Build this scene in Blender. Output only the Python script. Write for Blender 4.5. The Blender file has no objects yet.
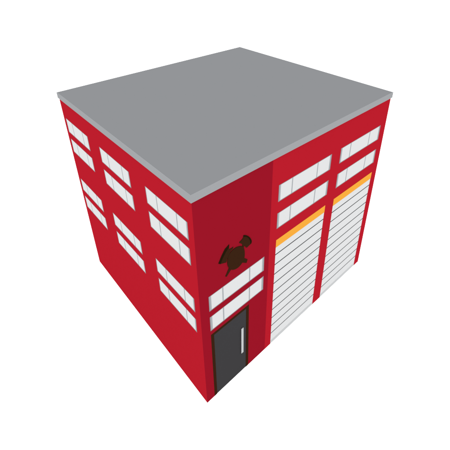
import bpy, math
C = bpy.context.scene.collection
S = bpy.context.scene
# ---------------------------------------------------------------- camera
UNIT = 8.0                                  # wall height in metres
cd = bpy.data.cameras.new('camera'); cam = bpy.data.objects.new('camera', cd); C.objects.link(cam)
cam.location = (-0.44873936*UNIT, -0.69046915*UNIT, 1.64556151*UNIT)
cam.rotation_euler = (1.07609013, 0.00106971, -0.74146041)
cd.sensor_width = 36; cd.sensor_fit = 'HORIZONTAL'
cd.lens = 377.58113542/450*36
cd.shift_x = (225-241.10507)/450; cd.shift_y = (134.68498-225)/450
cd.clip_start = 0.1; cd.clip_end = 2000
S.camera = cam
S.render.resolution_x = 1024; S.render.resolution_y = 1024
# ---------------------------------------------------------------- world: an even white studio surround
SKY = 2.6
w = bpy.data.worlds.new('World'); S.world = w; w.use_nodes = True
bg = w.node_tree.nodes['Background']; bg.inputs['Color'].default_value = (1, 1, 1, 1); bg.inputs['Strength'].default_value = SKY
S.view_settings.view_transform = 'Standard'; S.view_settings.look = 'None'
S.view_settings.exposure = 0; S.view_settings.gamma = 1

# ---------------------------------------------------------------- materials
def lin(v):
    v /= 255.0
    return v/12.92 if v <= 0.04045 else ((v+0.055)/1.055)**2.4
CAL = {}
def mat(name, srgb, light, rough=1.0, spec=0.0, var=0.012, scale=3.0):
    """srgb = colour as it looks in the photograph; light = the light level it stands in"""
    m = bpy.data.materials.new(name); m.use_nodes = True
    nt = m.node_tree; b = nt.nodes['Principled BSDF']
    k = CAL.get(name, (1, 1, 1))
    base = [min(0.95, lin(c)/light*q) for c, q in zip(srgb, k)]
    b.inputs['Roughness'].default_value = rough
    b.inputs['Specular IOR Level'].default_value = spec
    tc = nt.nodes.new('ShaderNodeTexCoord'); no = nt.nodes.new('ShaderNodeTexNoise')
    no.inputs['Scale'].default_value = scale; no.inputs['Detail'].default_value = 6
    mr = nt.nodes.new('ShaderNodeMapRange')
    mr.inputs['To Min'].default_value = 1-var; mr.inputs['To Max'].default_value = 1+var
    mx = nt.nodes.new('ShaderNodeVectorMath'); mx.operation = 'SCALE'
    mx.inputs[0].default_value = base
    nt.links.new(tc.outputs['Object'], no.inputs['Vector'])
    nt.links.new(no.outputs['Fac'], mr.inputs['Value'])
    nt.links.new(mr.outputs['Result'], mx.inputs['Scale'])
    nt.links.new(mx.outputs['Vector'], b.inputs['Base Color'])
    return m
WL, TL = SKY*0.985, SKY                        # light on walls, light on the roof
RED   = mat('red_wall_paint',   (190, 30, 45), WL)
DARK  = mat('dark_red_paint',   (158, 22, 40), WL)
ROOF  = mat('grey_roof_felt',   (147, 149, 152), TL, var=0.008)
FASC  = mat('pale_grey_fascia', (167, 169, 172), WL)
PANE  = mat('white_pane',       (231, 232, 233), WL, var=0.004)
BAR   = mat('grey_window_bar',  (176, 180, 184), WL)
RIM   = mat('dark_window_rim',  (152, 155, 159), WL)
SLAT  = mat('white_shutter',    (231, 232, 233), WL, var=0.004)
SILL  = mat('pale_grey_rail',   (209, 211, 212), WL)
SEAM  = mat('shutter_seam',     (78, 79, 81), WL)
ORANGE= mat('orange_strip',     (252, 176, 64), WL)
DOOR  = mat('charcoal_door',    (66, 65, 67), WL)
BROWN = mat('dark_brown_frame', (60, 36, 21), WL)
BLACK = mat('blackish_brown',   (38, 26, 12), WL)
METAL = mat('pale_door_handle', (205, 209, 210), WL)
WHITE = mat('underlit_white_ground',     (255, 255, 255), 1.08, var=0.002)

# ---------------------------------------------------------------- mesh helpers
def mesh_obj(name, verts, faces, m, parent=None, label=None, mats=None, fm=None):
    me = bpy.data.meshes.new(name); me.from_pydata(verts, [], faces)
    for q in (mats or [m]): me.materials.append(q)
    if fm:
        for p_, i in zip(me.polygons, fm): p_.material_index = i
    me.update()
    o = bpy.data.objects.new(name, me); C.objects.link(o)
    if parent: o.parent = parent
    if label: o['label'] = label
    return o
def F_(u, d, z): return (u, d, z)             # street front: u along +x, d = depth into the building
def L_(u, d, z): return (d, u, z)             # side wall:   u along +y
class MB:
    def __init__(s, fr): s.v = []; s.f = []; s.fm = []; s.fr = fr
    def box(s, u0, u1, z0, z1, d0, d1, mi=0):
        b = len(s.v)
        for d in (d0, d1):
            for u, z in ((u0, z0), (u1, z0), (u1, z1), (u0, z1)): s.v.append(s.fr(u, d, z))
        fs = [(0,1,2,3), (7,6,5,4), (0,4,5,1), (1,5,6,2), (2,6,7,3), (3,7,4,0)]
        if s.fr is L_: fs = [tuple(reversed(f)) for f in fs]
        for f in fs: s.f.append(tuple(b+i for i in f)); s.fm.append(mi)
    def prism(s, pts, d0, d1, mi=0):
        n = len(pts); b = len(s.v)
        for d in (d0, d1):
            for u, z in pts: s.v.append(s.fr(u, d, z))
        s.f.append(tuple(b+i for i in range(n))); s.fm.append(mi)
        s.f.append(tuple(b+n+i for i in reversed(range(n)))); s.fm.append(mi)
        for i in range(n):
            j = (i+1) % n; s.f.append((b+i, b+n+i, b+n+j, b+j)); s.fm.append(mi)
    def build(s, name, m, parent=None, label=None, mats=None):
        return mesh_obj(name, s.v, s.f, m, parent, label, mats, s.fm)

TH = 0.15
def wall(fr, u0, u1, z0, z1, holes, m, parent, label, m0=True, m1=True, name='wall', flip=False):
    """a wall 15 cm thick with real openings; its ends are mitred where it meets the next wall"""
    us = sorted({u0, u1, *[h[0] for h in holes], *[h[1] for h in holes]})
    zs = sorted({z0, z1, *[h[2] for h in holes], *[h[3] for h in holes]})
    def inner(u):
        if u == u0 and m0: return u+TH
        if u == u1 and m1: return u-TH
        return u
    nu, nz = len(us), len(zs)
    v = [fr(u, 0, z) for z in zs for u in us] + [fr(inner(u), TH, z) for z in zs for u in us]
    N = nu*nz
    def solid(i, j):
        if not (0 <= i < nu-1 and 0 <= j < nz-1): return False
        a, b = (us[i]+us[i+1])/2, (zs[j]+zs[j+1])/2
        return not any(h[0] < a < h[1] and h[2] < b < h[3] for h in holes)
    f = []
    for j in range(nz-1):
        for i in range(nu-1):
            if not solid(i, j): continue
            a, b, c, d = j*nu+i, j*nu+i+1, (j+1)*nu+i+1, (j+1)*nu+i
            f.append((a, b, c, d)); f.append((N+d, N+c, N+b, N+a))
            if not solid(i, j-1): f.append((a, N+a, N+b, b))
            if not solid(i, j+1): f.append((d, c, N+c, N+d))
            if not solid(i-1, j): f.append((a, d, N+d, N+a))
            if not solid(i+1, j): f.append((b, N+b, N+c, c))
    if flip: f = [tuple(reversed(q)) for q in f]
    return mesh_obj(name, v, f, m, parent, label)

# ---------------------------------------------------------------- setting
g = 300.0
ground = mesh_obj('ground', [(-g,-g,0), (g,-g,0), (g,g,0), (-g,g,0)], [(0,1,2,3)], WHITE)
ground['kind'] = 'structure'
nt = WHITE.node_tree                           # white ground, made translucent so added light from below brightens the wall bases
tr = nt.nodes.new('ShaderNodeBsdfTranslucent'); tr.inputs['Color'].default_value = (.96, .96, .96, 1)
mi = nt.nodes.new('ShaderNodeMixShader'); mi.inputs['Fac'].default_value = 0.85
nt.links.new(nt.nodes['Principled BSDF'].outputs[0], mi.inputs[1]); nt.links.new(tr.outputs[0], mi.inputs[2])
nt.links.new(mi.outputs[0], nt.nodes['Material Output'].inputs['Surface'])

# ---------------------------------------------------------------- fire station
W, D, H, OV, RT = 8.611, 7.903, 8.0, 0.034, 0.2035
st = bpy.data.objects.new('fire_station', None); C.objects.link(st)
st['label'] = 'red fire station with flat grey roof, two white roller doors and a charcoal entrance door'
st['category'] = 'building'
Z0 = 0.0
# openings
side_cols = [(0.235, 2.145), (3.03, 4.93), (5.815, 7.69)]
side_rows = [(6.722, 7.282), (5.888, 6.452), (4.13, 4.674), (3.278, 3.842)]
side_holes = [(a, b, c, d) for a, b in side_cols for c, d in side_rows]
ent_holes = [(0.295, 2.385, 4.12, 4.702), (0.295, 2.385, 3.29, 3.88)]
bay_cols = [(2.868, 5.305), (5.805, 8.237)]
bay_holes = [(a, b, c, d) for a, b in bay_cols for c, d in ((6.462, 7.04), (5.468, 6.05))]
door_hole = (0.30, 1.775, Z0, 3.12)
garage = [(2.878, 5.305), (5.79, 8.258)]
GH = 5.02
EB = 2.585                                  # where the dark red entrance bay ends
wall(F_, 0, EB, Z0, H, ent_holes+[door_hole], DARK, st, 'dark red painted entrance bay wall', m1=False)
wall(F_, EB, W, Z0, H, bay_holes+[(a, b, Z0, GH) for a, b in garage], RED, st, 'bright red front wall around the garage doors', m0=False)
wall(L_, 0, D, Z0, H, side_holes, RED, st, 'bright red side wall with twelve windows', flip=True)
def B_(u, d, z): return (u, D-d, z)
def R_(u, d, z): return (W-d, u, z)
wall(B_, 0, W, Z0, H, [], RED, st, None, flip=True)
wall(R_, 0, D, Z0, H, [], RED, st, None)

# windows
def window(fr, u0, u1, z0, z1, near, far, mulls, mw, tb):
    d0, d1 = -0.002, 0.11
    fm = MB(fr)
    rim = 0.022 if fr is F_ else 0.014
    # rim all round (material 0), lighter side bars and mullions (material 1)
    fm.box(u0, u0+rim, z0, z1, d0, d1, 0); fm.box(u1-rim, u1, z0, z1, d0, d1, 0)
    fm.box(u0+rim, u1-rim, z0, z0+tb, d0, d1, 0); fm.box(u0+rim, u1-rim, z1-tb, z1, d0, d1, 0)
    e = 0.001
    if near > rim: fm.box(u0+rim, u0+near, z0+tb, z1-tb, e, d1, 1)
    if far > rim: fm.box(u1-far, u1-rim, z0+tb, z1-tb, e, d1, 1)
    for mu in mulls: fm.box(mu-mw/2, mu+mw/2, z0+tb, z1-tb, e, d1, 1)
    o = fm.build('window', None, st, mats=[RIM, BAR])
    pm = MB(fr); xs = [u0+max(near, rim)]
    for mu in mulls: xs += [mu-mw/2, mu+mw/2]
    xs.append(u1-max(far, rim))
    for a, b in zip(xs[::2], xs[1::2]): pm.box(a, b, z0+tb, z1-tb, 0.003, 0.03)
    pm.build('pane', PANE, o)
    return o
for a, b, c, d in side_holes: window(L_, a, b, c, d, 0.060, 0.014, (a+0.46, b-0.54), 0.034, 0.012)
for a, b, c, d in ent_holes:  window(F_, a, b, c, d, 0.085, 0.078, (a+0.49, b-0.59), 0.042, 0.016)
for a, b, c, d in bay_holes:  window(F_, a, b, c, d, 0.085, 0.078, (a+0.58, b-0.69), 0.042, 0.016)

# entrance door
u0, u1, z0, z1 = door_hole; J = 0.105
dm = MB(F_); dm.box(u0+J, u1-J, z0, z1-0.10, 0.006, 0.07)
door = dm.build('door', DOOR, st)
fm = MB(F_); fm.box(u0, u0+J, z0, z1, -0.002, 0.12); fm.box(u1-J, u1, z0, z1, -0.002, 0.12); fm.box(u0+J, u1-J, z1-0.10, z1, -0.002, 0.12)
fm.build('door_frame', BROWN, door)
hm = MB(F_); hm.box(1.445, 1.53, 1.03, 2.27, -0.030, -0.012)
for zc in (1.15, 2.15): hm.box(1.465, 1.51, zc-0.03, zc+0.03, -0.012, 0.006)
hm.build('handle', METAL, door)

# roller garage doors
lines = [0.598+i*0.42367 for i in range(10)]
for a, b in garage:
    gm = MB(F_); gw = 0.046; top = GH-0.30
    zz = [0.165]+lines+[top]
    for i in range(len(zz)-1):
        lo = zz[i]+(gw/2 if i else 0); hi = zz[i+1]-(gw/2 if i < len(zz)-2 else 0)
        gm.box(a, b, lo, hi, 0.004, 0.05)
    go = gm.build('garage_door', SLAT, st)
    sm = MB(F_)
    for z in lines: sm.box(a, b, z-gw/2, z+gw/2, 0.007, 0.05)
    sm.build('seam', SEAM, go)
    rm = MB(F_); rm.box(a, b, Z0, 0.165, 0.0, 0.06); rm.build('bottom_rail', SILL, go)
    om = MB(F_); om.box(a, b, top, GH, -0.003, 0.09); om.build('header_strip', ORANGE, go)

# roof slab and its fascia
def ring(x0, x1, y0, y1, t, z0, z1):
    o = [(x0,y0),(x1,y0),(x1,y1),(x0,y1)]; i = [(x0+t,y0+t),(x1-t,y0+t),(x1-t,y1-t),(x0+t,y1-t)]
    v = [(*q, z) for z in (z0, z1) for q in o+i]; f = []
    for k in range(4):
        l = (k+1) % 4
        f += [(k, l, 8+l, 8+k), (4+l, 4+k, 12+k, 12+l), (8+k, 8+l, 12+l, 12+k), (l, k, 4+k, 4+l)]
    return v, f
rb = MB(F_); rb.box(-OV+0.02, W+OV-0.02, H, H+RT-0.003, -OV+0.02, D+OV-0.02)
roof = rb.build('roof', ROOF, st)
v, f = ring(-OV, W+OV, -OV, D+OV, 0.02, H, H+RT)
mesh_obj('fascia', v, f, FASC, roof)

# firefighter emblem: oval shield, helmet and crossed axes, cut from thin plate
def smooth(p, n=3):
    for _ in range(n):
        q = []
        for i in range(len(p)):
            a, b = p[i], p[(i+1) % len(p)]
            q += [(a[0]*.75+b[0]*.25, a[1]*.75+b[1]*.25), (a[0]*.25+b[0]*.75, a[1]*.25+b[1]*.75)]
        p = q
    return p
helmet = [(1.53,6.082),(1.603,6.039),(1.685,5.968),(1.769,5.859),(1.82,5.753),(1.844,5.664),(1.823,5.596),(1.739,5.578),(1.647,5.549),(1.605,5.634),(1.58,5.667),(1.547,5.673),(1.539,5.60),(1.46,5.62),(1.507,5.733),(1.49,5.792),(1.442,5.856),(1.386,5.9),(1.395,5.935),(1.466,5.951),(1.535,6.001)]
crest = [(1.53,6.082),(1.603,6.039),(1.685,5.968),(1.769,5.859),(1.82,5.753),(1.844,5.664),(1.823,5.596),(1.789,5.602),(1.791,5.682),(1.761,5.783),(1.702,5.893),(1.628,5.976),(1.542,6.02)]
oval = [(1.519,5.696),(1.569,5.499),(1.569,5.248),(1.478,5.102),(1.312,5.032),(1.111,5.11),(0.996,5.288),(0.962,5.477),(0.985,5.662),(1.045,5.76),(1.162,5.818),(1.319,5.811)]
blade = [(1.033, 6.085), (1.02, 5.924), (1.102, 5.903), (1.175, 5.907), (1.16, 5.864), (1.086, 5.828), (1.037, 5.798), (1.08, 5.658), (1.003, 5.661), (0.958, 5.646), (0.924, 5.526), (0.813, 5.577), (0.713, 5.618), (0.666, 5.671), (0.772, 5.856), (0.89, 6.019)]
edge = [(1.033,6.077),(1.02,5.993),(0.916,5.908),(0.799,5.755),(0.731,5.617),(0.667,5.672),(0.784,5.863),(0.9,6.016)]
tail = [(0.883,5.035),(0.921,4.99),(1.075,5.136),(1.09,5.22),(1.008,5.25)]
knob = [(1.46,5.32),(1.535,5.262),(1.692,5.085),(1.655,4.975),(1.49,5.11),(1.42,5.188)]
em = MB(F_)
cx = sum(q[0] for q in oval)/len(oval); cz = sum(q[1] for q in oval)/len(oval)
em.prism(smooth([(cx+(a-cx)*1.03, cz+(b-cz)*1.03) for a, b in oval]), -0.018, 0)
emb = em.build('emblem', BROWN, st, 'dark brown firefighter emblem of a helmet, an oval shield and crossed axes')
h = MB(F_); h.prism(smooth(helmet, 1), -0.014, 0); ho = h.build('helmet', BROWN, emb)
h = MB(F_); h.prism(smooth(crest, 1), -0.017, -0.013); h.build('helmet_crest', BLACK, emb)
h = MB(F_); h.prism(blade, -0.014, 0); h.build('axe_blade', BROWN, emb)
h = MB(F_); h.prism(edge, -0.017, -0.013); h.build('blade_edge', BLACK, emb)
for q in (tail, knob):
    h = MB(F_); h.prism(q, -0.012, 0); h.build('axe_handle', BROWN, emb)
